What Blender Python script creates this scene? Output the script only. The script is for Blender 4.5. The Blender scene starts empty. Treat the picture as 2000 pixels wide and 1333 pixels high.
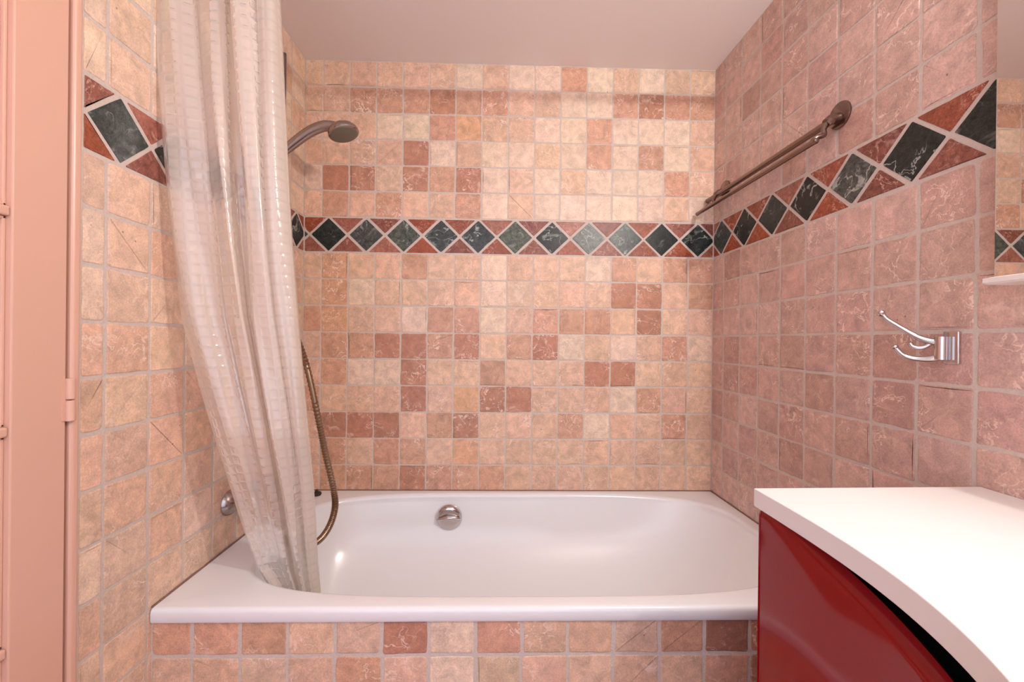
import bpy, math, random
from mathutils import Vector, Matrix, noise

# ------------------------------------------------------------------ units
# room coordinates are counted in tile pitches from the camera; S turns them into metres
S = 0.102
FLOOR = -11.42
def W(x, y, z): return Vector((x * S, y * S, (z - FLOOR) * S))
XL, XR, YB, ZC, ZT = -7.162, 8.4935, 15.893, 10.525, -5.737
YF = -6.5            # wall behind the camera
TF, PF = 8.9206, 8.9837
scene = bpy.context.scene
COL = scene.collection

# ------------------------------------------------------------------ camera
cam_data = bpy.data.cameras.new('camera')
cam = bpy.data.objects.new('camera', cam_data)
COL.objects.link(cam)
yaw, pitch, roll = 0.0242, -0.0013, 0.0108
cy, sy = math.cos(yaw), math.sin(yaw)
Fv = Vector((sy * math.cos(pitch), cy * math.cos(pitch), math.sin(pitch)))
Rv = Vector((cy, -sy, 0)); Uv = Rv.cross(Fv)
R2 = math.cos(roll) * Rv + math.sin(roll) * Uv
U2 = -math.sin(roll) * Rv + math.cos(roll) * Uv
cam.matrix_world = Matrix(((R2.x, U2.x, -Fv.x, 0), (R2.y, U2.y, -Fv.y, 0), (R2.z, U2.z, -Fv.z, -FLOOR * S), (0, 0, 0, 1)))
cam_data.sensor_width = 36
cam_data.lens = 813.494 / 2000 * 36
cam_data.shift_x = 18.1 / 2000
cam_data.clip_start = 0.02
scene.camera = cam

# ------------------------------------------------------------------ light and exposure
world = bpy.data.worlds.new('world'); scene.world = world; world.use_nodes = True
world.node_tree.nodes['Background'].inputs[0].default_value = (1, .85, .8, 1)
world.node_tree.nodes['Background'].inputs[1].default_value = 0.3
scene.view_settings.view_transform = 'Standard'
scene.view_settings.look = 'None'
scene.view_settings.gamma = 1
scene.view_settings.exposure = -0.1
scene.cycles.max_bounces = 10
scene.cycles.transparent_max_bounces = 24
scene.cycles.sample_clamp_indirect = 6

def lamp(name, kind, loc, energy, color, **kw):
    d = bpy.data.lights.new(name, kind); d.energy = energy; d.color = color
    for k, v in kw.items():
        if k != 'aim': setattr(d, k, v)
    o = bpy.data.objects.new(name, d); o.location = loc; COL.objects.link(o)
    if 'aim' in kw:
        o.rotation_euler = (kw['aim'] - loc).to_track_quat('-Z', 'Y').to_euler()
    return o
# warm bulb over the mirror on the right-hand wall, cool daylight fill from an unseen source behind the camera
lamp('mirror_lamp_light', 'POINT', W(8.12, 0.8, 8.0), 36, (1.0, 0.985, 0.93), shadow_soft_size=0.025)
lamp('cool_daylight_fill', 'AREA', W(-1.5, -5.7, 0.5), 9, (0.74, 0.96, 1.36), shape='RECTANGLE', size=1.2, size_y=1.9,
     aim=W(-0.5, 10, 0.0))

# ------------------------------------------------------------------ materials
def new_mat(name):
    m = bpy.data.materials.new(name); m.use_nodes = True
    nt = m.node_tree; b = nt.nodes['Principled BSDF']
    return m, nt, b
def srgb(r, g, b):
    f = lambda c: ((c / 255 + .055) / 1.055) ** 2.4 if c > 10 else c / 255 / 12.92
    return (f(r), f(g), f(b))
def plain(name, rgb, rough=.4, metal=0.0, coat=0.0, bump=0.0, bscale=60.0, vary=0.0):
    m, nt, b = new_mat(name)
    b.inputs['Base Color'].default_value = (*srgb(*rgb), 1)
    b.inputs['Roughness'].default_value = rough
    b.inputs['Metallic'].default_value = metal
    b.inputs['Coat Weight'].default_value = coat
    b.inputs['Coat Roughness'].default_value = .05
    geo = nt.nodes.new('ShaderNodeTexCoord')
    n = nt.nodes.new('ShaderNodeTexNoise'); n.inputs['Scale'].default_value = bscale; n.inputs['Detail'].default_value = 5
    nt.links.new(geo.outputs['Object'], n.inputs['Vector'])
    if bump:
        bp = nt.nodes.new('ShaderNodeBump'); bp.inputs['Strength'].default_value = bump; bp.inputs['Distance'].default_value = .002
        nt.links.new(n.outputs['Fac'], bp.inputs['Height']); nt.links.new(bp.outputs['Normal'], b.inputs['Normal'])
    if vary:
        mx = nt.nodes.new('ShaderNodeMix'); mx.data_type = 'RGBA'
        mx.inputs['A'].default_value = (*[c * (1 - vary) for c in srgb(*rgb)], 1)
        mx.inputs['B'].default_value = (*[min(1, c * (1 + vary)) for c in srgb(*rgb)], 1)
        nt.links.new(n.outputs['Fac'], mx.inputs['Factor']); nt.links.new(mx.outputs['Result'], b.inputs['Base Color'])
    return m

def stone(name, vein, vein_amt, vein_scale, mottle, rough, cont=.5, pits=True):
    """stone tiles: colour from the per-tile 'tint' attribute, with veins, mottling and small pits"""
    m, nt, b = new_mat(name); N = nt.nodes; L = nt.links
    def mk(t, **kw):
        n = N.new(t)
        for k, v in kw.items(): n.inputs[k].default_value = v
        return n
    def math_(op, a, c, clamp=False):
        n = N.new('ShaderNodeMath'); n.operation = op; n.use_clamp = clamp
        for i, v in enumerate((a, c)):
            if v is None: continue
            if isinstance(v, (int, float)): n.inputs[i].default_value = v
            else: L.new(v, n.inputs[i])
        return n.outputs[0]
    tc = N.new('ShaderNodeTexCoord')
    tint = N.new('ShaderNodeAttribute'); tint.attribute_name = 'tint'
    rnd = N.new('ShaderNodeAttribute'); rnd.attribute_name = 'rnd'
    add = N.new('ShaderNodeVectorMath'); add.operation = 'ADD'
    L.new(tc.outputs['Object'], add.inputs[0]); L.new(rnd.outputs['Vector'], add.inputs[1])
    P = add.outputs[0]
    # warp
    wn = mk('ShaderNodeTexNoise', Scale=22, Detail=4); L.new(P, wn.inputs['Vector'])
    wsub = N.new('ShaderNodeVectorMath'); wsub.operation = 'SUBTRACT'; L.new(wn.outputs['Color'], wsub.inputs[0]); wsub.inputs[1].default_value = (.5, .5, .5)
    wsc = N.new('ShaderNodeVectorMath'); wsc.operation = 'SCALE'; L.new(wsub.outputs[0], wsc.inputs[0]); wsc.inputs['Scale'].default_value = .06
    wadd = N.new('ShaderNodeVectorMath'); wadd.operation = 'ADD'; L.new(P, wadd.inputs[0]); L.new(wsc.outputs[0], wadd.inputs[1])
    # veins
    def ridge(scale, width, det):
        n = mk('ShaderNodeTexNoise', Scale=scale, Detail=det, Roughness=.55, Distortion=1.1); L.new(wadd.outputs[0], n.inputs['Vector'])
        a = math_('ABSOLUTE', math_('SUBTRACT', n.outputs['Fac'], .5), None)
        r = N.new('ShaderNodeMapRange'); r.interpolation_type = 'SMOOTHSTEP'; r.inputs['From Min'].default_value = 0.0; r.inputs['From Max'].default_value = width
        r.inputs['To Min'].default_value = 1; r.inputs['To Max'].default_value = 0; L.new(a, r.inputs['Value']); return r
    line = ridge(vein_scale * .6, .019, 3)
    mn = mk('ShaderNodeTexNoise', Scale=9, Detail=2); L.new(P, mn.inputs['Vector'])
    mask = N.new('ShaderNodeMapRange'); mask.inputs['From Min'].default_value = .44; mask.inputs['From Max'].default_value = .62
    L.new(mn.outputs['Fac'], mask.inputs['Value'])
    veinf = math_('MULTIPLY', math_('MULTIPLY', line.outputs[0], mask.outputs[0]), vein_amt, True)
    # cloudy mottling
    sm = N.new('ShaderNodeMapRange'); sm.interpolation_type = 'SMOOTHSTEP'; sm.inputs['From Min'].default_value = .60; sm.inputs['From Max'].default_value = .74
    sn = mk('ShaderNodeTexNoise', Scale=vein_scale * .8, Detail=5, Roughness=.6, Distortion=.8); L.new(P, sn.inputs['Vector']); L.new(sn.outputs['Fac'], sm.inputs['Value'])
    veinf = math_('MAXIMUM', veinf, math_('MULTIPLY', sm.outputs[0], vein_amt * .55))
    cn = mk('ShaderNodeTexNoise', Scale=mottle, Detail=6, Roughness=.65, Distortion=.6); L.new(P, cn.inputs['Vector'])
    cr = N.new('ShaderNodeMapRange'); cr.inputs['From Min'].default_value = .3; cr.inputs['From Max'].default_value = .7
    cr.inputs['To Min'].default_value = 1 - cont * .5; cr.inputs['To Max'].default_value = 1 + cont * .36; L.new(cn.outputs['Fac'], cr.inputs['Value'])
    fn = mk('ShaderNodeTexNoise', Scale=320, Detail=3); L.new(P, fn.inputs['Vector'])
    fr = N.new('ShaderNodeMapRange'); fr.inputs['From Min'].default_value = .3; fr.inputs['From Max'].default_value = .7
    fr.inputs['To Min'].default_value = 1 - cont * .26; fr.inputs['To Max'].default_value = 1 + cont * .26; L.new(fn.outputs['Fac'], fr.inputs['Value'])
    mul = math_('MULTIPLY', cr.outputs[0], fr.outputs[0])
    sc = N.new('ShaderNodeVectorMath'); sc.operation = 'SCALE'; L.new(tint.outputs['Color'], sc.inputs[0]); L.new(mul, sc.inputs['Scale'])
    mx = N.new('ShaderNodeMix'); mx.data_type = 'RGBA'; L.new(veinf, mx.inputs['Factor']); L.new(sc.outputs[0], mx.inputs['A'])
    mx.inputs['B'].default_value = (*srgb(*vein), 1)
    out = mx.outputs['Result']
    if pits:
        pv = N.new('ShaderNodeTexVoronoi'); pv.inputs['Scale'].default_value = 34; L.new(P, pv.inputs['Vector'])
        pr = N.new('ShaderNodeMapRange'); pr.inputs['From Min'].default_value = .04; pr.inputs['From Max'].default_value = .09
        pr.inputs['To Min'].default_value = 1; pr.inputs['To Max'].default_value = 0; L.new(pv.outputs['Distance'], pr.inputs['Value'])
        pm = N.new('ShaderNodeSeparateColor'); L.new(pv.outputs['Color'], pm.inputs[0])
        gt = math_('GREATER_THAN', pm.outputs[0], .86)
        pf = math_('MULTIPLY', math_('MULTIPLY', pr.outputs[0], gt), .7)
        mp = N.new('ShaderNodeMix'); mp.data_type = 'RGBA'; L.new(pf, mp.inputs['Factor']); L.new(out, mp.inputs['A'])
        mp.inputs['B'].default_value = (*srgb(110, 75, 60), 1); out = mp.outputs['Result']
    L.new(out, b.inputs['Base Color'])
    b.inputs['Roughness'].default_value = rough
    b.inputs['Specular IOR Level'].default_value = .35
    bump = N.new('ShaderNodeBump'); bump.inputs['Strength'].default_value = .35; bump.inputs['Distance'].default_value = .0015
    L.new(cn.outputs['Fac'], bump.inputs['Height']); L.new(bump.outputs['Normal'], b.inputs['Normal'])
    return m

M = {}
M['tile'] = stone('tumbled pink marble', (248, 224, 208), .85, 26, 30, .42, .5)
M['red'] = stone('red marble', (226, 184, 168), .8, 34, 70, .38, .9, pits=False)
M['green'] = stone('green marble', (184, 190, 184), .9, 16, 75, .3, 1.5, pits=False)
M['grout'] = plain('pale grout', (212, 197, 187), .9, bump=.6, bscale=220, vary=.14)
M['ceiling'] = plain('painted ceiling', (244, 234, 230), .55, bump=.12, bscale=14)
M['paint'] = plain('salmon gloss paint', (225, 180, 158), .35, bump=.1, bscale=25)
M['wallpaint'] = plain('pink wall paint', (232, 226, 222), .7)
M['floor'] = plain('terracotta floor', (190, 140, 120), .5, vary=.2, bscale=9)
M['enamel'] = plain('white enamel', (241, 241, 243), .17, coat=.0)
M['chrome'] = plain('polished chrome', (205, 200, 200), .07, metal=1)
M['brushed'] = plain('brushed nickel', (136, 116, 108), .24, metal=1)
M['satin'] = plain('dull chrome', (170, 160, 156), .22, metal=1)
M['hose'] = plain('steel hose', (150, 128, 108), .3, metal=1)
M['mirror'] = plain('mirror glass', (236, 232, 228), .0, metal=1)
M['whiteplastic'] = plain('white moulding', (240, 232, 226), .3)
M['counter'] = plain('white worktop', (243, 240, 238), .3)
M['lacquer'] = plain('red lacquer', (138, 2, 10), .07, coat=0)
M['black'] = plain('black recess', (6, 5, 5), .6)
M['sealant'] = plain('dark stained sealant', (140, 104, 88), .8, vary=.4, bscale=90)
M['rubber'] = plain('dark rubber', (50, 36, 32), .6)
M['pane'] = plain('frosted pink pane', (240, 190, 176), .3, coat=.4)
M['grey'] = plain('grey nozzle face', (128, 124, 110), .45, metal=.3)
M['steelgrey'] = plain('grey rail', (120, 100, 100), .35, metal=.6)

# ------------------------------------------------------------------ mesh helpers
def link(name, verts, faces, mat, parent=None, smooth=True, angle=38):
    me = bpy.data.meshes.new(name); me.from_pydata([tuple(v) for v in verts], [], faces)
    me.materials.append(mat); me.update()
    o = bpy.data.objects.new(name, me); COL.objects.link(o)
    if parent: o.parent = parent
    if smooth:
        me.polygons.foreach_set('use_smooth', [True] * len(me.polygons))
        try: me.set_sharp_from_angle(angle=math.radians(angle))
        except Exception: pass
    return o
def reorient(o):
    import bmesh
    bm = bmesh.new(); bm.from_mesh(o.data); bmesh.ops.recalc_face_normals(bm, faces=bm.faces); bm.to_mesh(o.data); bm.free()
    return o
def bevel(o, w, seg=2):
    md = o.modifiers.new('bevel', 'BEVEL'); md.width = w; md.segments = seg; md.limit_method = 'ANGLE'; md.angle_limit = math.radians(40)
    return o
class Geo:
    def __init__(s): s.v = []; s.f = []
    def box(s, x0, x1, y0, y1, z0, z1):
        n = len(s.v)
        for x in (x0, x1):
            for y in (y0, y1):
                for z in (z0, z1): s.v.append(W(x, y, z))
        for f in ((0, 1, 3, 2), (4, 6, 7, 5), (0, 4, 5, 1), (2, 3, 7, 6), (0, 2, 6, 4), (1, 5, 7, 3)):
            s.f.append([n + i for i in f])
        return s
    def tube(s, pts, radii, seg=16, cap=True, squash=None):
        """tube along points given in pitches; radii in pitches"""
        P = [W(*p) for p in pts]; n = len(P)
        if isinstance(radii, (int, float)): radii = [radii] * n
        T = []
        for i in range(n):
            a = P[max(0, i - 1)]; b = P[min(n - 1, i + 1)]; T.append((b - a).normalized())
        up = Vector((0, 0, 1)) if abs(T[0].z) < .9 else Vector((1, 0, 0))
        nrm = (up - T[0] * up.dot(T[0])).normalized()
        base = len(s.v)
        for i in range(n):
            nrm = (nrm - T[i] * nrm.dot(T[i])).normalized(); bi = T[i].cross(nrm)
            for k in range(seg):
                a = 2 * math.pi * k / seg
                s.v.append(P[i] + (nrm * math.cos(a) * (squash or 1) + bi * math.sin(a)) * radii[i] * S)
        for i in range(n - 1):
            for k in range(seg):
                k2 = (k + 1) % seg
                s.f.append([base + i * seg + k, base + i * seg + k2, base + (i + 1) * seg + k2, base + (i + 1) * seg + k])
        if cap:
            s.f.append([base + k for k in range(seg)][::-1]); s.f.append([base + (n - 1) * seg + k for k in range(seg)])
        return s
    def lathe(s, origin, axis, prof, seg=40):
        """profile of (distance along axis, radius) in pitches"""
        o = W(*origin); ax = Vector(axis).normalized()
        up = Vector((0, 0, 1)) if abs(ax.z) < .9 else Vector((1, 0, 0))
        u = (up - ax * up.dot(ax)).normalized(); w = ax.cross(u); base = len(s.v)
        for d, r in prof:
            for k in range(seg):
                a = 2 * math.pi * k / seg
                s.v.append(o + ax * d * S + (u * math.cos(a) + w * math.sin(a)) * max(r, 1e-4) * S)
        for i in range(len(prof) - 1):
            for k in range(seg):
                k2 = (k + 1) % seg
                s.f.append([base + i * seg + k, base + i * seg + k2, base + (i + 1) * seg + k2, base + (i + 1) * seg + k])
        s.f.append([base + k for k in range(seg)][::-1]); s.f.append([base + (len(prof) - 1) * seg + k for k in range(seg)])
        return s
    def build(s, name, mat, parent=None, smooth=True, angle=38):
        return reorient(link(name, s.v, s.f, mat, parent, smooth, angle))
def spline(pts, n=8):
    out = []
    P = [Vector(p) for p in pts]
    for i in range(len(P) - 1):
        p0 = P[max(0, i - 1)]; p1 = P[i]; p2 = P[i + 1]; p3 = P[min(len(P) - 1, i + 2)]
        for k in range(n):
            t = k / n
            out.append(.5 * ((2 * p1) + (p2 - p0) * t + (2 * p0 - 5 * p1 + 4 * p2 - p3) * t * t + (3 * p1 - p0 - 3 * p2 + p3) * t ** 3))
    out.append(P[-1]); return out
def local(o, origin):
    """move a mesh's own origin to a point without moving the mesh"""
    v = Vector(origin); o.data.transform(Matrix.Translation(-v)); o.location = v
def thing(name, label, cat, loc, group=None):
    o = bpy.data.objects.new(name, None); COL.objects.link(o); o.empty_display_size = .05
    o.location = loc; o['label'] = label; o['category'] = cat
    if group: o['group'] = group
    return o
def adopt(root):
    """children were built in room coordinates: keep them there under the moved root"""
    bpy.context.view_layer.update()
    for ch in root.children: ch.matrix_parent_inverse = Matrix.Translation(-root.location)
def tag(o, label, cat, group=None):
    o['label'] = label; o['category'] = cat
    if group: o['group'] = group
    return o
def structure(o): o['kind'] = 'structure'; return o

# ------------------------------------------------------------------ tiled walls
PAL = {  # albedo of the single stones
    'q': (208, 172, 160), 'r': (199, 161, 149), '1': (236, 208, 184), '2': (228, 190, 163), '3': (213, 166, 140), '4': (191, 139, 115), '5': (168, 120, 102),
    'o': (222, 174, 140), 't': (222, 190, 164), 'p': (217, 183, 171), 'm': (232, 199, 173)}
REDS = [(156, 88, 66), (140, 86, 74), (162, 102, 86), (170, 114, 96), (148, 92, 78), (160, 84, 56)]
GREENS = [(33, 38, 35), (46, 53, 50), (80, 85, 81), (23, 27, 26), (64, 70, 68), (88, 95, 83), (40, 46, 45)]
def cross2(a, b): return a[0] * b[1] - a[1] * b[0]
def inset_poly(p, d):
    n = len(p); out = []
    for i in range(n):
        a, b, c = p[i - 1], p[i], p[(i + 1) % n]
        e1 = Vector((b[0] - a[0], b[1] - a[1])).normalized(); e2 = Vector((c[0] - b[0], c[1] - b[1])).normalized()
        n1 = Vector((-e1.y, e1.x)); n2 = Vector((-e2.y, e2.x))
        bis = n1 + n2
        if bis.length < 1e-6: out.append(b); continue
        bis.normalize(); k = d / max(.25, bis.dot(n1))
        out.append((b[0] + bis.x * k, b[1] + bis.y * k))
    return out
def clip_u(p, lo, hi):
    for sgn, lim in ((1, lo), (-1, -hi)):
        out = []
        for i in range(len(p)):
            a, b = p[i - 1], p[i]; ia = sgn * a[0] >= lim; ib = sgn * b[0] >= lim
            if ia != ib:
                t = (lim / sgn - a[0]) / (b[0] - a[0]); out.append((lim / sgn, a[1] + t * (b[1] - a[1])))
            if ib: out.append(b)
        p = out
        if len(p) < 3: return []
    q = []
    for a in p:
        if not q or abs(a[0] - q[-1][0]) + abs(a[1] - q[-1][1]) > 1e-4: q.append(a)
    return q
def round_poly(p, r, rng, jit):
    out = []; n = len(p)
    for i in range(n):
        a, b, c = Vector(p[i - 1]), Vector(p[i]), Vector(p[(i + 1) % n])
        la, lc = (a - b).length, (c - b).length
        rr = min(r * rng.uniform(.5, 1.5), la * .4, lc * .4)
        s = b + (a - b).normalized() * rr; e = b + (c - b).normalized() * rr
        for k in range(4):
            t = k / 3; q = s.lerp(b, t).lerp(b.lerp(e, t), t); out.append(q)
        m = max(1, int((lc - 2 * rr) / .13))
        nb = c; rr2 = min(r, lc * .4); e2 = c + (b - c).normalized() * rr2
        for k in range(1, m): out.append(e.lerp(e2, k / m))
    cx = sum(q.x for q in out) / len(out); cyy = sum(q.y for q in out) / len(out); o2 = []
    seed = Vector((rng.uniform(0, 99), rng.uniform(0, 99), 0))
    for q in out:
        d = Vector((q.x - cx, q.y - cyy)); k = noise.noise(Vector((q.x * 3.2, q.y * 3.2, 0)) + seed) * jit + noise.noise(Vector((q.x * 9, q.y * 9, 3)) + seed) * jit * .6
        if d.length > 1e-6: q = q + d.normalized() * (k - jit * .25)
        o2.append((q.x, q.y))
    return o2
class TileWall:
    """slabs of stone standing 2 mm proud of a grout bed, all one wall mesh"""
    def __init__(s, mapper, normal, seed):
        s.map = mapper; s.n = Vector(normal); s.v = []; s.f = []; s.mi = []; s.tint = []; s.rnd = []; s.rng = random.Random(seed)
    def slab(s, poly, kind, rgb, gap=.042, radius=.055, jit=.02, lo=None, hi=None, h=.0012, ins=(.014, .034)):
        if lo is not None: poly = clip_u(poly, lo, hi)
        if len(poly) < 3: return
        area = sum(cross2(poly[i - 1], poly[i]) for i in range(len(poly))) / 2
        if area < 0: poly = poly[::-1]
        if abs(area) < .02: return
        q = inset_poly(poly, gap / 2 * s.rng.uniform(.8, 1.25))
        q = round_poly(q, radius, s.rng, jit)
        n = len(q); b = len(s.v); hh = h * s.rng.uniform(.75, 1.25)
        q2 = inset_poly(q, ins[0]); q3 = inset_poly(q, ins[1])
        for ring, d in ((q, -.0006), (q, hh * .55), (q2, hh * .9), (q3, hh)):
            for a in ring: s.v.append(s.map(a[0], a[1]) + s.n * d)
        fs = [[b + r * n + i, b + r * n + (i + 1) % n, b + (r + 1) * n + (i + 1) % n, b + (r + 1) * n + i] for r in range(3) for i in range(n)]
        fs.append([b + 3 * n + i for i in range(n)])
        j = s.rng.uniform(.94, 1.06); c = [min(1, x * j * s.rng.uniform(.975, 1.025)) for x in srgb(*rgb)]
        r = (s.rng.uniform(0, 50), s.rng.uniform(0, 50), s.rng.uniform(0, 50))
        for f in fs: s.f.append(f); s.mi.append(kind); s.tint.append((*c, 1)); s.rnd.append(r)
    def bed(s, u0, u1, v0, v1):
        b = len(s.v); s.v += [s.map(u0, v0), s.map(u1, v0), s.map(u1, v1), s.map(u0, v1)]
        s.f.append([b, b + 1, b + 2, b + 3]); s.mi.append(0); s.tint.append((1, 1, 1, 1)); s.rnd.append((0, 0, 0))
    def extra(s, g):
        b = len(s.v); s.v += g.v
        for f in g.f: s.f.append([b + i for i in f]); s.mi.append(4); s.tint.append((1, 1, 1, 1)); s.rnd.append((0, 0, 0))
    def grid(s, us, vs, pick, **kw):
        lo, hi = kw.pop('lo'), kw.pop('hi')
        for j in range(len(vs) - 1):
            for i in range(len(us) - 1):
                a = s.rng.uniform
                u0, u1, v0, v1 = us[i], us[i + 1], vs[j], vs[j + 1]
                w = .012
                p = [(u0 + a(-w, w), v0 + a(-w, w)), (u1 + a(-w, w), v0 + a(-w, w)), (u1 + a(-w, w), v1 + a(-w, w)), (u0 + a(-w, w), v1 + a(-w, w))]
                s.slab(p, 1, PAL[pick(j, i)], lo=lo, hi=hi, **kw)
    def band(s, c0, period, v0, v1, lo, hi):
        k = math.floor((lo - c0) / period) - 1; vm = (v0 + v1) / 2
        while c0 + k * period < hi + period:
            c = c0 + k * period; hp = period / 2
            g = GREENS[s.rng.randrange(len(GREENS))]; i = s.rng
            kw = dict(lo=lo, hi=hi, gap=.085, radius=.035, jit=.008, ins=(.005, .010))
            s.slab([(c - hp, vm), (c, v0), (c + hp, vm), (c, v1)], 3, g, **kw)
            s.slab([(c, v1), (c + hp, vm), (c + 2 * hp, v1)], 2, i.choice(REDS), **kw)
            s.slab([(c, v0), (c + 2 * hp, v0), (c + hp, vm)], 2, i.choice(REDS), **kw)
            k += 1
    def build(s, name):
        o = link(name, s.v, s.f, M['grout'], smooth=False); me = o.data
        for m in ('tile', 'red', 'green', 'wallpaint'): me.materials.append(M[m])
        me.polygons.foreach_set('material_index', s.mi)
        at = me.attributes.new('tint', 'FLOAT_COLOR', 'FACE'); at.data.foreach_set('color', [c for t in s.tint for c in t])
        at = me.attributes.new('rnd', 'FLOAT_VECTOR', 'FACE'); at.data.foreach_set('vector', [c for t in s.rnd for c in t])
        return structure(o)
B0, B1 = 3.258, 4.612        # the diamond band
rows_up = [B1 + .9855 * k for k in range(7)]; rows_up[-1] = ZC
rows_dn = [-5.737, -4.76, -3.755, -2.76, -1.75, -.745, .256, 1.262, 2.269, B0]
rows_low = [-11.42 + .98 * 0] + [-11.42 + .947 * k for k in range(1, 6)] + [-5.737]

# back wall: light and dark stones read off the photograph, top row first
UP = ['2222221o1142123p'[:16], '2333334322213413'.replace('4', '3'), '22212o2222112112'.replace('o', '3'), '2222412112131213', '2443434121211132', '2323223121111211']
UP = ['22222212113' + '12122', '22333433221' + '13433'.replace('44', '34'), '222113o2211' + '31112', '2222412112' + '131312'[:6], '144t434121' + '211132', '2323223121' + '111121']
DN = ['2o22322122' + '213233', '2o1222p1t2' + '2244p3', '3op2133123' + '33242p', '23o4334p34' + '121231', '23132243o2' + '2441o2'.replace('o', '2'), '322242o442' + '221322',
      '2444233312' + '231233'.replace('33', '22'), '232332o222' + '2222p2', '2333433322' + '22p222']
DN[3] = '233443' + '42341' + '21231'; DN[4] = '231142' + '23222' + '44222'; DN[5] = '322242' + 'o4422' + '21322'; DN[6] = '244423' + '42223' + '12232'
bw = TileWall(lambda u, v: W(u, YB, v), (0, -1, 0), 11)
us = [-7.487 + k for k in range(17)]
def pick_up(j, i): r = UP[5 - j].replace('p', '2'); return r[i % len(r)]
def pick_dn(j, i): r = DN[8 - j].replace('p', '2'); return r[i % len(r)]
bw.bed(XL, XR, FLOOR, ZC)
bw.grid(us, rows_up, pick_up, lo=XL, hi=XR); bw.grid(us, rows_dn, pick_dn, lo=XL, hi=XR)
bw.band(-6.233, 1.4105, B0, B1, XL, XR)
bw.build('wall_back')

def random_pick(rng, s): return lambda j, i: rng.choice(s)
rw = TileWall(lambda u, v: W(XR, u, v), (-1, 0, 0), 23)
usr = [15.1229 - k for k in range(-1, 23)][::-1]
rg = random.Random(5)
rw.bed(YF, YB, FLOOR, ZC)
rw.grid(usr, rows_up, random_pick(rg, 'ppqrpq'), lo=YF, hi=YB, gap=.062)
rw.grid(usr, rows_dn[1:], random_pick(rg, 'pqrqpq'), lo=YF, hi=YB, gap=.062)
rw.grid(usr, rows_low + [-4.76], random_pick(rg, 'pqrqp'), lo=YF, hi=YB, gap=.062)
rw.band(15.348, 1.414, B0, B1, YF, YB)
rw.build('wall_right')

LW0 = 7.392                      # tiles start beyond the door casing
lw = TileWall(lambda u, v: W(XL, u, v), (1, 0, 0), 37)
usl = [7.8583 + k for k in range(-1, 9)]
rg = random.Random(8)
lw.bed(LW0, YB, FLOOR, ZC)
lw.grid(usl, rows_up, random_pick(rg, '11m1m2'), lo=LW0, hi=YB, gap=.062)
lw.grid(usl, rows_dn[1:], random_pick(rg, '1m12m2mt2'), lo=LW0, hi=YB, gap=.062)
lw.grid(usl, rows_low + [-4.76], random_pick(rg, 'm2122t'), lo=LW0, hi=YB, gap=.062)
lw.band(8.15, 1.43, B0, B1, LW0, YB)
lw.extra(Geo().box(XL - .6, XL, -.9, LW0, 9.0, ZC)); lw.extra(Geo().box(XL - .6, XL, YF, -.9, FLOOR, ZC))
lw.build('wall_left')

pw = TileWall(lambda u, v: W(u, PF, v), (0, -1, 0), 51)
rg = random.Random(3)
usp = [-6.3039 + k for k in range(-1, 16)]
rows_p = [-11.42, -10.75, -9.76, -8.77, -7.77, -6.782, -5.99]
pmap = ['222222222222222'] * 4 + ['23232223222334432', '3333p41' + '422233544']
pmap = ['2323p2323p2323p23', '3232p3232p3232p32', '2p2323p2323p23232', '22322p2323232p232', '22p2321p22223442', '3332p41322p3544']  # top rows: darker stones at the right end paint in the vanity's shadow
pw.bed(XL, XR, FLOOR, -5.99)
pw.grid(usp, rows_p, lambda j, i: pmap[j][i % len(pmap[j])].replace('p', 't'), lo=XL, hi=XR, gap=.068)
pw.build('wall_tub')

structure(Geo().box(XL - 1, XR + .5, YF - .5, YB + .5, ZC, ZC + .5).build('ceiling', M['ceiling'], smooth=False))
structure(Geo().box(XL - 1, XR + .5, YF - .5, YB + .5, FLOOR - .5, FLOOR).build('floor', M['floor'], smooth=False))
structure(Geo().box(XL - 1, XR + .5, YF - .5, YF, FLOOR, ZC).build('wall_front', M['wallpaint'], smooth=False))

# ------------------------------------------------------------------ pink glazed door and its casing, left
dl0, dl1 = -.1, 7.157            # leaf runs beside the camera
door = structure(bpy.data.objects.new('door_1', None)); COL.objects.link(door); door.location = W(XL, 3.5, FLOOR)
st = .80
zb, zt_ = FLOOR + .05, 8.7
g = Geo().box(XL - .30, XL + .02, dl1 - st, dl1, zb, zt_)
g.build('stile', M['paint'], door, smooth=False); bevel(door.children[0], .002)
bevel(Geo().box(XL - .30, XL + .02, dl0, dl0 + st, zb, zt_).build('stile', M['paint'], door, smooth=False), .002)
bevel(Geo().box(XL - .30, XL + .018, dl0 + st, dl1 - st, zb, zb + 1.9).build('rail', M['paint'], door, smooth=False), .002)
bevel(Geo().box(XL - .30, XL + .018, dl0 + st, dl1 - st, zt_ - .9, zt_).build('rail', M['paint'], door, smooth=False), .002)
ys = [dl0 + st, (dl0 + dl1) / 2, dl1 - st]
mz = [zb + 1.9, -8.0, -4.735, -1.44, 1.84, 5.12, zt_ - .9]
gm = Geo()
for z in mz[1:-1]: gm.box(XL - .22, XL - .005, ys[0], ys[2], z - .075, z + .075)
gm.box(XL - .22, XL - .008, ys[1] - .08, ys[1] + .08, mz[0], mz[-1])
bevel(gm.build('glazing_bars', M['paint'], door, smooth=False), .003)
for j in range(len(mz) - 1):
    for i in range(2):
        a, b_ = ys[i] + (.08 if i else 0), ys[i + 1] - (0 if i else .08)
        z0, z1 = mz[j] + .075, mz[j + 1] - .075
        p = Geo().box(XL - .17, XL - .13, a, b_, z0, z1).build('pane', M['pane'], door, smooth=False)
        q = Geo()
        for (y0, y1, c0, c1) in ((a, a + .05, z0, z1), (b_ - .05, b_, z0, z1), (a, b_, z0, z0 + .05), (a, b_, z1 - .05, z1)): q.box(XL - .13, XL - .07, y0, y1, c0, c1)
        bevel(q.build('bead', M['paint'], p, smooth=False), .0015)
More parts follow.
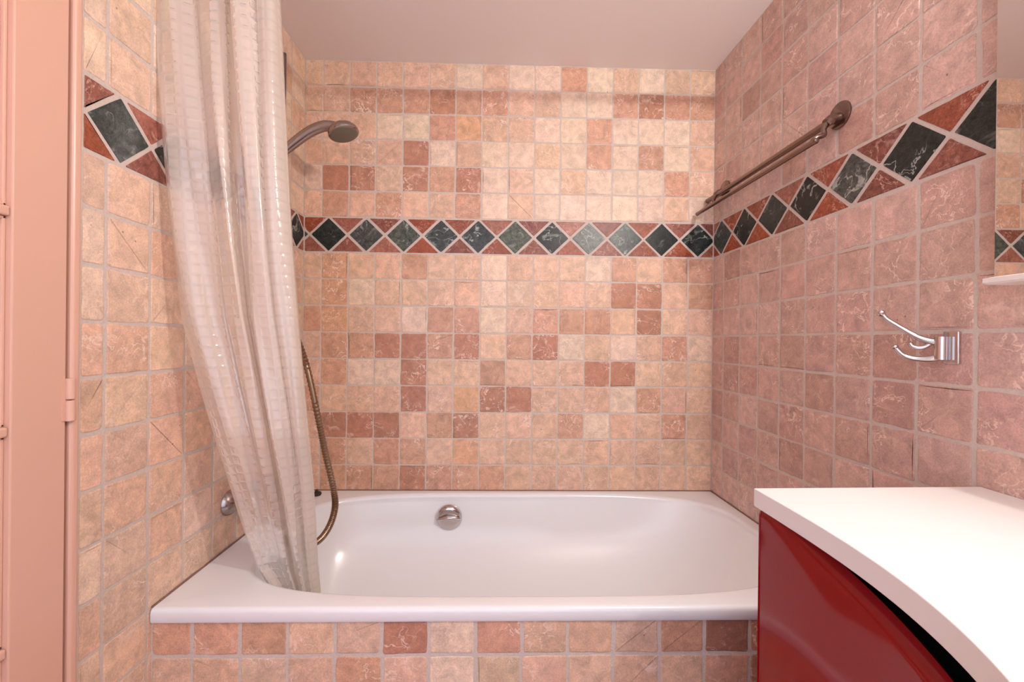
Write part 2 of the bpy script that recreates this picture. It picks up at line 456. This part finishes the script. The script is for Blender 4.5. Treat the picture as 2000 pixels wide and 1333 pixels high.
for z in (-1.077, 6.9, -9.5):
    hg = Geo()
    hg.lathe((XL + .06, 7.19, z - .36), (0, 0, 1), [(0, .055), (.01, .065), (.34, .065), (.35, .055)], 20)
    hg.lathe((XL + .06, 7.19, z + .01), (0, 0, 1), [(0, .055), (.01, .065), (.34, .065), (.35, .055)], 20)
    hg.box(XL - .02, XL + .035, 7.09, 7.19, z - .35, z + .35)
    hg.build('hinge', M['paint'], door)
adopt(door)
g = Geo().box(XL - .5, XL + .05, 7.216, LW0 - .01, FLOOR, 9.0)
g.box(XL - .5, XL + .05, -.9, LW0 - .01, 8.76, 9.0); g.box(XL - .5, XL + .05, -.9, -.16, FLOOR, 9.0)
g.box(XL - .9, XL - .34, -.9, LW0, FLOOR, 9.0)
structure(bevel(g.build('trim_1', M['paint'], smooth=False), .006, 4))

# ------------------------------------------------------------------ bathtub
tub = thing('bathtub', 'long white enamel bathtub set between tiled walls', 'bathtub', W(.67, 12.4, FLOOR))
NT = 160
def ring(cx, cyc, ax0, ax1, by, n0, n1, z):
    out = []
    for k in range(NT):
        t = 2 * math.pi * k / NT; c, s_ = math.cos(t), math.sin(t)
        right = c >= 0; a = ax1 if right else ax0; n = n1 if right else n0
        x = cx + a * math.copysign(abs(c) ** (2 / n), c); y = cyc + by * math.copysign(abs(s_) ** (2 / n), s_)
        out.append((x, y, z))
    return out
rim = (0.9, 12.475, 7.1, 7.16, 3.085, 4.0, 3.7)
rings = []
inner0 = ring(*rim, ZT)
def outer(x0, x1, y0, y1, z):
    out = []; cx, cyc = .9, 12.475
    for (x, y, _) in inner0:
        dx, dy = x - cx, y - cyc
        t = min(((x1 - cx) / dx if dx > 0 else (x0 - cx) / dx) if abs(dx) > 1e-6 else 1e9, ((y1 - cyc) / dy if dy > 0 else (y0 - cyc) / dy) if abs(dy) > 1e-6 else 1e9)
        out.append([cx + dx * t, cyc + dy * t, z])
    for X in (x0, x1):
        for Y in (y0, y1):
            k = min(range(NT), key=lambda i: (out[i][0] - X) ** 2 + (out[i][1] - Y) ** 2); out[k] = [X, Y, z]
    return [tuple(p) for p in out]
e = .03
rings.append(outer(XL + e, XR - e, PF + .02, YB - e, -6.04))
rings.append(outer(XL + e, XR - e, TF + .02, YB - e, -6.04))
rings.append(outer(XL + e, XR - e, TF, YB - e, -6.00))
rings.append(outer(XL + e, XR - e, TF, YB - e, ZT - .10))
for a in (22, 45, 68): 
    r = .10; t = math.radians(a)
    rings.append(outer(XL + e, XR - e, TF + r * (1 - math.cos(t)), YB - e, ZT - r + r * math.sin(t)))
rings.append(outer(XL + e, XR - e, TF + .10, YB - e, ZT))
# rolled inner edge, then the basin
D = 4.05
def basin(f, z):   # f: 0 at rim .. 1 at floor
    k = f
    return ring(rim[0] - .45 * k, rim[1] - .05 * k, rim[2] - .75 * k, rim[3] - 2.1 * k ** 1.1, rim[4] - .62 * k, 4.0, 3.7 - .5 * k, z)
rings.append(ring(rim[0], rim[1], rim[2] + .12, rim[3] + .12, rim[4] + .12, rim[5], rim[6], ZT + .0))
for a in (15, 35, 55, 75, 90):
    t = math.radians(a); r = .14
    rings.append(ring(rim[0], rim[1], rim[2] + .12 - r * math.sin(t), rim[3] + .12 - r * math.sin(t), rim[4] + .12 - r * math.sin(t), rim[5], rim[6], ZT - r * (1 - math.cos(t))))
prof = spline([(.14, 0, 0), (.6, .10, 0), (1.2, .25, 0), (1.7, .50, 0), (2.2, .92, 0), (2.7, 1.52, 0), (3.08, 2.12, 0), (3.3, 2.58, 0)], 5)
for p in prof[1:]:
    d, q = p.x, p.y; f = d / 3.3
    last = (rim[0] - .3 * f, rim[1], rim[2] - q * .45 - .1 * d, rim[3] - q * 1.0 - .35 * d, rim[4] - q)
    rings.append(ring(*last, 4.0 - 1.2 * f, 3.7 - 1.1 * f, ZT - d))
for sc in (.8, .5, .2):
    rings.append(ring(last[0], last[1], last[2] * (.5 + sc * .5), last[3] * (.5 + sc * .5), last[4] * sc, 2.6, 2.5, ZT - 3.3 - .06 * (1 - sc)))
verts = [W(*p) for r_ in rings for p in r_]; faces = []
for i in range(len(rings) - 1):
    for k in range(NT):
        k2 = (k + 1) % NT; faces.append([i * NT + k, i * NT + k2, (i + 1) * NT + k2, (i + 1) * NT + k])
faces.append([(len(rings) - 1) * NT + k for k in range(NT)])
reorient(link('basin', verts, faces, M['enamel'], tub, angle=50))
# pop-up waste knob on the back of the basin
KX, KZ = -1.53, -6.50
kn = Geo().lathe((KX, 15.43, KZ), (0, -1, -.12), [(0, .42), (.05, .47), (.16, .475), (.22, .45), (.26, .40), (.28, .30), (.29, 0)], 48).build('overflow_knob', M['chrome'], tub)
gp = Geo().tube([(KX - .40, 15.12, KZ - .02), (KX - .1, 15.04, KZ + .07), (KX + .16, 15.04, KZ + .07), (KX + .42, 15.12, KZ + .03)], [.035, .07, .07, .035], 14)
gp.build('grip_ridge', M['chrome'], kn)
gs = Geo()
for (a, b_) in (((XL + .04, YB - .02), (XR - .04, YB - .02)), ((XL + .02, TF + .06), (XL + .02, YB - .02)), ((XR - .02, TF + .06), (XR - .02, YB - .02))):
    gs.tube([(a[0], a[1], ZT + .012), (b_[0], b_[1], ZT + .008)], .024, 8)
gs.build('sealant_bead', M['sealant'], tub)
adopt(tub)
tag(Geo().lathe((-6.38, 15.4, ZT), (0, 0, 1), [(0, .15), (.05, .17), (.1, .15), (.12, .06), (.2, .05), (.21, 0)], 24).build('bath_plug', M['rubber']),
    'small dark rubber plug on the back left corner of the tub rim', 'plug')

# ------------------------------------------------------------------ bath mixer, riser rail, handset, hose
mix = thing('bath_mixer', 'chrome bath mixer tap on left wall, mostly hidden by the curtain', 'tap', W(XL, 12.25, -4.5))
for y in (11.52, 12.98):
    Geo().lathe((XL, y, -4.5), (1, 0, 0), [(0, .32), (.03, .34), (.1, .32), (.2, .22), (.26, .14), (.5, .14)], 32).build('wall_rosette', M['satin'], mix)
Geo().lathe((XL + .6, 11.4, -4.5), (0, 1, 0), [(0, .12), (.04, .2), (.2, .22), (1.5, .22), (1.66, .2), (1.7, .12)], 28).build('body', M['satin'], mix)
Geo().lathe((XL + .6, 12.25, -4.3), (0, 0, 1), [(0, .2), (.12, .22), (.3, .2), (.36, .1)], 28).build('lever_base', M['satin'], mix)
Geo().tube([(XL + .6, 12.25, -4.0), (XL + 1.0, 12.25, -3.86), (XL + 1.5, 12.25, -3.76)], [.09, .08, .06], 14, squash=.5).build('lever', M['satin'], mix)
Geo().tube(spline([(XL + .7, 12.25, -4.55), (XL + 1.2, 12.25, -4.62), (XL + 1.7, 12.25, -4.72), (XL + 1.8, 12.25, -4.95)], 5), .13, 16).build('spout', M['satin'], mix)
adopt(mix)
RX, RY = -6.75, 13.46
rl = thing('shower_riser_rail', 'thin grey shower riser rail on the left wall behind the curtain', 'shower rail', W(RX, RY, 3.2))
Geo().tube([(RX, RY, 3.2), (RX, RY, 9.08)], .075, 16).build('pole', M['steelgrey'], rl)
for z in (3.35, 8.9):
    Geo().lathe((XL, RY, z), (1, 0, 0), [(0, .16), (.06, .16), (.1, .1), (.42, .09)], 20).build('wall_bracket', M['steelgrey'], rl)
HZ = 5.98
Geo().lathe((RX, RY, HZ - .2), (0, 0, 1), [(0, .12), (.05, .15), (.35, .15), (.4, .12)], 20).build('slider', M['satin'], rl)
Geo().tube([(RX, RY, HZ), (-6.62, 13.35, HZ + .02), (-6.50, 13.3, HZ + .06)], [.1, .12, .15], 16).build('handset_holder', M['satin'], rl)
adopt(rl)
hs = thing('shower_handset', 'chrome hand shower head resting in its holder above the tub', 'shower head', W(-6.5, 13.3, 6.03))
path = spline([(-6.66, 13.3, 5.86), (-6.28, 13.3, 6.2), (-5.85, 13.3, 6.52), (-5.45, 13.3, 6.7), (-5.15, 13.3, 6.72), (-4.9, 13.3, 6.66)], 6)
rad = [.135 + .03 * math.sin(i / len(path) * 3.1) for i in range(len(path))]
rad = [.13 if i < 3 else r for i, r in enumerate(rad)]
Geo().tube(path, rad, 20).build('handle', M['satin'], hs)
ax = Vector((.30, -.04, -.95)).normalized()
hd = Geo().lathe((-4.83, 13.3, 6.66), ax, [(-.16, .02), (-.15, .14), (-.1, .27), (-.02, .38), (.08, .455), (.16, .475), (.2, .465), (.22, .43)], 44).build('head', M['satin'], hs)
Geo().lathe((-4.83 + ax.x * .2, 13.3 + ax.y * .2, 6.66 + ax.z * .2), ax, [(0, .425), (.03, .42), (.045, .36), (.05, .0)], 44).build('spray_face', M['grey'], hs)
adopt(hs)
hp = spline([(-6.68, 13.3, 5.84), (-6.86, 13.28, 5.3), (-6.9, 13.25, 4.0), (-6.72, 13.2, 2.3), (-6.34, 13.2, .6), (-5.83, 13.15, -.75), (-5.42, 13.1, -2.4), (-5.14, 13.0, -3.5), (-4.84, 12.9, -4.6),
             (-4.77, 12.85, -5.2), (-4.95, 12.8, -5.8), (-5.32, 12.8, -6.22), (-5.85, 12.75, -6.3), (-6.25, 12.7, -6.0), (-6.45, 12.6, -5.3), (-6.55, 12.55, -4.72)], 26)
ring_r = [.105 if i % 2 else .082 for i in range(len(hp))]
tag(Geo().tube(hp, ring_r, 12).build('shower_hose', M['hose']), 'ribbed metal shower hose looping from the handset down into the tub', 'hose')

# ------------------------------------------------------------------ shower curtain and its rod
rod = thing('shower_curtain_rod', 'white shower curtain rod running from wall to wall above the tub', 'curtain rod', W(XL, 9.15, 8.75))
Geo().tube([(XL + .02, 9.15, 8.75), (XR - .02, 9.15, 8.75)], .10, 20).build('rod', M['whiteplastic'], rod)
for x, d in ((XL, 1), (XR, -1)):
    Geo().lathe((x, 9.15, 8.75), (d, 0, 0), [(0, .3), (.06, .3), (.1, .17), (.3, .16)], 24).build('end_cap', M['whiteplastic'], rod)
adopt(rod)

def curtain_mat():
    m, nt, b = new_mat('clear embossed plastic'); N = nt.nodes; L = nt.links
    N.remove(b); out = N['Material Output']
    uv = N.new('ShaderNodeUVMap'); uv.uv_map = 'UVMap'
    sep = N.new('ShaderNodeSeparateXYZ'); L.new(uv.outputs[0], sep.inputs[0])
    def ma(op, a, c=None, clamp=False):
        n = N.new('ShaderNodeMath'); n.operation = op; n.use_clamp = clamp
        for i, v in enumerate((a, c)):
            if v is None: continue
            if isinstance(v, (int, float)): n.inputs[i].default_value = v
            else: L.new(v, n.inputs[i])
        return n.outputs[0]
    def cell(o):
        f = ma('FRACT', o); d = ma('ABSOLUTE', ma('SUBTRACT', f, .5)); return d
    du, dv = cell(sep.outputs[0]), cell(sep.outputs[1])
    mxd = ma('MAXIMUM', du, dv)
    sq = N.new('ShaderNodeMapRange'); sq.interpolation_type = 'SMOOTHSTEP'; sq.inputs['From Min'].default_value = .28; sq.inputs['From Max'].default_value = .46
    sq.inputs['To Min'].default_value = 1; sq.inputs['To Max'].default_value = 0; L.new(mxd, sq.inputs['Value'])
    dome = ma('SUBTRACT', 1.0, ma('MULTIPLY', ma('ADD', ma('MULTIPLY', du, du), ma('MULTIPLY', dv, dv)), 2.2))
    tc = N.new('ShaderNodeTexCoord'); nz = N.new('ShaderNodeTexNoise'); nz.inputs['Scale'].default_value = 26; nz.inputs['Detail'].default_value = 3
    L.new(tc.outputs['Object'], nz.inputs['Vector'])
    h = ma('ADD', ma('MULTIPLY', sq.outputs[0], dome), ma('MULTIPLY', nz.outputs['Fac'], 1.6))
    bp = N.new('ShaderNodeBump'); bp.inputs['Strength'].default_value = .5; bp.inputs['Distance'].default_value = .0012; L.new(h, bp.inputs['Height'])
    dif = N.new('ShaderNodeBsdfDiffuse'); dif.inputs['Color'].default_value = (*srgb(250, 240, 228), 1); L.new(bp.outputs[0], dif.inputs['Normal'])
    trl = N.new('ShaderNodeBsdfTranslucent'); trl.inputs['Color'].default_value = (*srgb(252, 242, 230), 1); L.new(bp.outputs[0], trl.inputs['Normal'])
    tr = N.new('ShaderNodeBsdfTransparent'); tr.inputs['Color'].default_value = (.97, .95, .93, 1)
    gl = N.new('ShaderNodeBsdfGlossy'); gl.inputs['Roughness'].default_value = .13; L.new(bp.outputs[0], gl.inputs['Normal'])
    m1 = N.new('ShaderNodeMixShader'); m1.inputs[0].default_value = .36; L.new(dif.outputs[0], m1.inputs[1]); L.new(trl.outputs[0], m1.inputs[2])
    m2 = N.new('ShaderNodeMixShader')
    op = N.new('ShaderNodeMapRange'); op.inputs['To Min'].default_value = CURT_OP[0]; op.inputs['To Max'].default_value = CURT_OP[1]; L.new(sq.outputs[0], op.inputs['Value'])
    L.new(op.outputs[0], m2.inputs[0]); L.new(tr.outputs[0], m2.inputs[1]); L.new(m1.outputs[0], m2.inputs[2])
    fr = N.new('ShaderNodeFresnel'); fr.inputs['IOR'].default_value = 1.45; L.new(bp.outputs[0], fr.inputs['Normal'])
    m3 = N.new('ShaderNodeMixShader'); L.new(ma('ADD', ma('MULTIPLY', fr.outputs[0], .5), .05, True), m3.inputs[0]); L.new(m2.outputs[0], m3.inputs[1]); L.new(gl.outputs[0], m3.inputs[2])
    L.new(m3.outputs[0], out.inputs[0])
    return m
CURT_OP = (.66, .71)
M['curtain'] = curtain_mat()
def interp(tab, z):
    for i in range(len(tab) - 1):
        if tab[i][0] >= z >= tab[i + 1][0]:
            t = (tab[i][0] - z) / (tab[i][0] - tab[i + 1][0]); return [a + (b_ - a) * t for a, b_ in zip(tab[i][1:], tab[i + 1][1:])]
    return list(tab[0][1:]) if z > tab[0][0] else list(tab[-1][1:])
# z, left edge x, right edge x, depth y
PXT = [(-40, 300, 543, 9.0), (0, 301, 544, 9.0), (150, 308, 551, 9.0), (350, 322, 562, 9.02), (480, 334, 570, 9.05), (620, 352, 580, 9.1), (760, 391, 592, 9.2), (850, 418, 601, 9.3), (950, 449, 611, 9.65), (1030, 473, 617, 9.95),
       (1110, 502, 621, 10.35), (1165, 538, 624, 10.5), (1300, 590, 628, 10.7)]
TAB = []
for (py, xl_, xr_, y) in PXT:
    def unp(px):
        d = Fv * 813.494 + R2 * (px - 1000 + 18.1) - U2 * (py - 666.5); return d * (y / d.y)
    a, b_ = unp(xl_), unp(xr_); TAB.append(((a.z + b_.z) / 2, a.x, b_.x, y))
TAB = [(8.6, TAB[0][1] + .1, TAB[0][2] + .35, 9.15)] + TAB
NU, NV = 420, 150
ztop, zbot = 8.6, -8.3
cv, cf, uvs = [], [], []
FOLD = [(0, .02), (.05, -.10), (.14, -.14), (.24, -.04), (.32, .05), (.40, -.02), (.48, -.16), (.55, -.14), (.575, .04), (.53, .20), (.57, .34), (.66, .28), (.705, .02), (.66, -.2), (.70, -.33), (.80, -.28), (.855, .0),
        (.79, .22), (.70, .34), (.80, .44), (.94, .32), (1.0, .05), (.975, -.18), (.91, -.27), (.86, -.2)]
fp = spline([(t, d, 0) for t, d in FOLD], 30)
al = [0]
for a, b_ in zip(fp, fp[1:]): al.append(al[-1] + math.hypot((b_.x - a.x) * 2.2, b_.y - a.y))
fold = []
k = 0
for i in range(NU + 1):
    q = al[-1] * i / NU
    while k < len(al) - 2 and al[k + 1] < q: k += 1
    w_ = (q - al[k]) / max(1e-9, al[k + 1] - al[k]); p = fp[k].lerp(fp[k + 1], min(1, max(0, w_))); fold.append((p.x, p.y))
for j in range(NV + 1):
    z = ztop + (zbot - ztop) * j / NV; xl_, xr_, yy = interp(TAB, z)
    for i in range(NU + 1):
        t, dy = fold[i]; s_ = i / NU
        t += .012 * math.sin(t * 40 + z * .35) * math.sin(math.pi * min(1, max(0, t))) + .02 * math.sin(z * .5 + s_ * 9) * t * (1 - t) * 3
        dy = dy * (1.0 - .35 * (j / NV)) * (1.0 + .15 * math.sin(z * .4 + s_ * 7)) + .03 * math.sin(s_ * 60 + z * .8)
        cv.append(W(xl_ + (xr_ - xl_) * t, yy + dy, z))
for j in range(NV):
    for i in range(NU):
        a = j * (NU + 1) + i; cf.append([a, a + 1, a + NU + 2, a + NU + 1])
cur = link('shower_curtain', cv, cf, M['curtain'], angle=180)
uvl = cur.data.uv_layers.new(name='UVMap')
CELL = .22
# arc length across, height down, in cells
mid = []
acc = 0; j = NV // 2
for i in range(NU + 1):
    if i: acc += (cv[j * (NU + 1) + i] - cv[j * (NU + 1) + i - 1]).length / S
    mid.append(acc / CELL)
for poly in cur.data.polygons:
    for li in poly.loop_indices:
        vi = cur.data.loops[li].vertex_index; j, i = divmod(vi, NU + 1)
        uvl.data[li].uv = (mid[i], (ztop - zbot) * j / NV / CELL)
tag(cur, 'translucent plastic shower curtain with embossed squares hanging in folds into the tub', 'shower curtain')

# ------------------------------------------------------------------ towel rail, right wall
tr = thing('towel_rail', 'double brushed metal towel rail fixed to the right wall', 'towel rail', W(XR, 12.5, 5.3))
UX, UZ, LX, LZ = 8.17, 5.42, 7.71, 4.88
Geo().tube([(UX, 9.95, UZ), (UX, 15.72, UZ)], .088, 18).build('upper_bar', M['brushed'], tr)
Geo().tube([(LX, 9.85, LZ), (LX, 15.6, LZ)], .068, 18).build('lower_bar', M['brushed'], tr)
for y in (10.03, 15.08):
    fl = Geo().lathe((XR, y, 5.62), (-1, 0, 0), [(0, .31), (.03, .325), (.055, .32), (.075, .29), (.085, 0)], 40).build('wall_flange', M['brushed'], tr)
    Geo().tube([(XR - .06, y, 5.55), (UX + .05, y, 5.50), (UX - .04, y, UZ)], [.13, .12, .11], 18).build('post', M['brushed'], fl)
    Geo().tube(spline([(UX - .04, y - .02, UZ), (UX - .16, y - .06, UZ - .20), (UX - .2, y - .12, UZ - .36), (LX + .08, y - .1, LZ + .12), (LX, y - .05, LZ)], 6), .06, 14).build('arm', M['brushed'], fl)
for (x, z, r, ys_) in ((UX, UZ, .088, (9.95, 15.72)), (LX, LZ, .068, (9.85, 15.6))):
    for y, d in zip(ys_, (-1, 1)):
        Geo().lathe((x, y, z), (0, d, 0), [(0, r * 1.08), (.03, r * 1.08), (.06, r * .8), (.07, 0)], 18).build('end_cap', M['brushed'], tr)
adopt(tr)

# ------------------------------------------------------------------ robe hook, right wall
hk = thing('robe_hook', 'polished chrome double robe hook with curved arms on the right wall', 'hook', W(XR, 7.5, -.05))
bevel(Geo().box(XR - .07, XR + .005, 7.335, 7.60, -.345, .26).build('wall_plate', M['chrome'], hk), .002)
Geo().tube([(XR - .14, 7.56, -.27), (XR - .14, 7.56, .16)], .1, 24).build('hinge_post', M['chrome'], hk)
Geo().tube(spline([(8.355, 7.589, .064), (8.284, 7.66, .063), (8.138, 7.806, .159), (7.934, 8.009, .39), (7.83, 8.11, .52), (7.785, 8.16, .64)], 8),
           [.085 - .04 * min(1, i / 22) for i in range(41)], 14).build('upper_arm', M['chrome'], hk)
Geo().lathe((7.785, 8.16, .62), (-.4, .4, .5), [(-.04, .05), (0, .075), (.04, .07), (.06, .03)], 18).build('upper_arm_tip', M['chrome'], hk)
Geo().tube(spline([(8.29, 7.655, .06), (8.22, 7.725, -.03), (8.15, 7.79, -.055), (8.1, 7.845, -.03), (8.075, 7.87, .035)], 6), .042, 12).build('middle_prong', M['chrome'], hk)
Geo().tube(spline([(8.37, 7.573, -.213), (8.28, 7.66, -.255), (8.189, 7.754, -.271), (8.08, 7.86, -.25), (8.0, 7.94, -.19), (7.926, 8.017, -.05)], 7), [.075 - .03 * min(1, i / 18) for i in range(36)], 14).build('lower_arm', M['chrome'], hk)
Geo().lathe((7.926, 8.017, -.05), (-.3, .3, .7), [(-.03, .045), (0, .065), (.03, .06), (.05, .03)], 18).build('lower_arm_tip', M['chrome'], hk)
adopt(hk)

# ------------------------------------------------------------------ mirror
MX = 8.1
mr = thing('wall_mirror', 'large wall mirror with a pale bottom ledge on the right wall', 'mirror', W(XR, 3, 1.1))
Geo().box(MX + .03, XR, .2, 6.54, 1.10, 7.0).build('backing', M['whiteplastic'], mr, smooth=False)
Geo().box(MX, MX + .03, .2, 6.545, 1.10, 7.0).build('glass', M['mirror'], mr, smooth=False)
g = Geo(); n0 = len(g.v)
prof = [(XR, .985), (MX - .12, .985), (MX - .19, 1.01), (MX - .19, 1.08), (MX - .02, 1.115), (XR, 1.115)]
g.v += [W(x, y, z) for y in (.2, 6.55) for x, z in prof]
k = len(prof); g.f += [[i, (i + 1) % k, k + (i + 1) % k, k + i] for i in range(k)] + [list(range(k))[::-1], [k + i for i in range(k)]]
g.build('ledge', M['whiteplastic'], mr, smooth=False)
adopt(mr)

# ------------------------------------------------------------------ vanity: worktop and red cabinet
ZCT = -2.44; TH = .30
fy = [6.9 - .1075 * k for k in range(39)]
front = [Vector((4.418 - .00556 * (6.9 - y) ** 3.44, y, 0)) for y in fy] + spline([(3.62, 2.70, 0), (3.43, 2.3, 0), (3.30, 1.8, 0), (3.28, 1.0, 0), (3.4, .2, 0), (3.75, -.5, 0),
                (4.2, -1.2, 0), (4.4, -2.2, 0), (4.42, -3.4, 0)], 6)
front = [(p.x, p.y) for p in front]
def slab(curve, back, z0, z1):
    g = Geo(); pts = curve + [(back, curve[-1][1]), (back, curve[0][1] + .1)]
    n = len(pts); g.v = [W(x, y, z) for z in (z0, z1) for x, y in pts]
    g.f = [list(range(n))[::-1], [n + i for i in range(n)]] + [[i, (i + 1) % n, n + (i + 1) % n, n + i] for i in range(n)]
    return g
ct = slab(front, XR - .03, ZCT - TH, ZCT).build('countertop', M['counter'], angle=30)
bevel(ct, .0015, 3)
tag(ct, 'white worktop with a curved front edge on the red cabinet', 'countertop')
cab = thing('vanity_cabinet', 'glossy red bathroom cabinet with a bowed front under the white worktop', 'cabinet', W(6.3, 1.8, FLOOR))
zc1 = ZCT - TH
inn = [(x + .55, y - (.25 if i == 0 else 0)) for i, (x, y) in enumerate(front)]
slab([(4.95, 6.72)] + [p for p in inn if p[1] < 6.5], XR - .035, FLOOR + .9, zc1 - .012).build('carcass', M['black'], cab, smooth=False)
# bowed front: outer skin, rolled top lip that drops towards the middle
cur_f = [(x + .045, min(y, 6.8)) for x, y in front if y > -3.3]
cur_f[0] = (4.445, 6.80)
def lipz(y):
    t = max(0, min(1.6, (6.75 - y) / 2.95)); return zc1 - .10 - .46 * t ** 1.3
vs, n = [], len(cur_f)
cols = [(0, FLOOR + .9, 0), (0, None, -.03), (.015, None, .0), (.06, None, .05), (.13, None, .10), (.18, None, .125), (.205, None, .11), (.21, FLOOR + .9, 0)]
for (dx, zz, dz) in cols:
    for i, (x, y) in enumerate(cur_f):
        k = min(1, max(0, (6.8 - y) / 1.5)) if dx else 0
        vs.append(W(x + dx * (.25 + .75 * k), y, zz if zz is not None else min(lipz(y) + dz, zc1 - .012)))
fs = []
for r_ in range(len(cols)):
    r2 = (r_ + 1) % len(cols)
    for i in range(n - 1): fs.append([r_ * n + i, r_ * n + i + 1, r2 * n + i + 1, r2 * n + i])
fs.append([r_ * n for r_ in range(len(cols))]); fs.append([r_ * n + n - 1 for r_ in range(len(cols))][::-1])
reorient(link('bowed_door', vs, fs, M['lacquer'], cab, angle=40))
bevel(Geo().box(4.6, XR - .02, 6.72, 6.8, FLOOR + .9, zc1 - .012).build('end_panel', M['lacquer'], cab, smooth=False), .001)
Geo().box(5.2, XR - .02, -3.2, 6.6, FLOOR, FLOOR + .9).build('plinth', M['black'], cab, smooth=False)
adopt(cab)
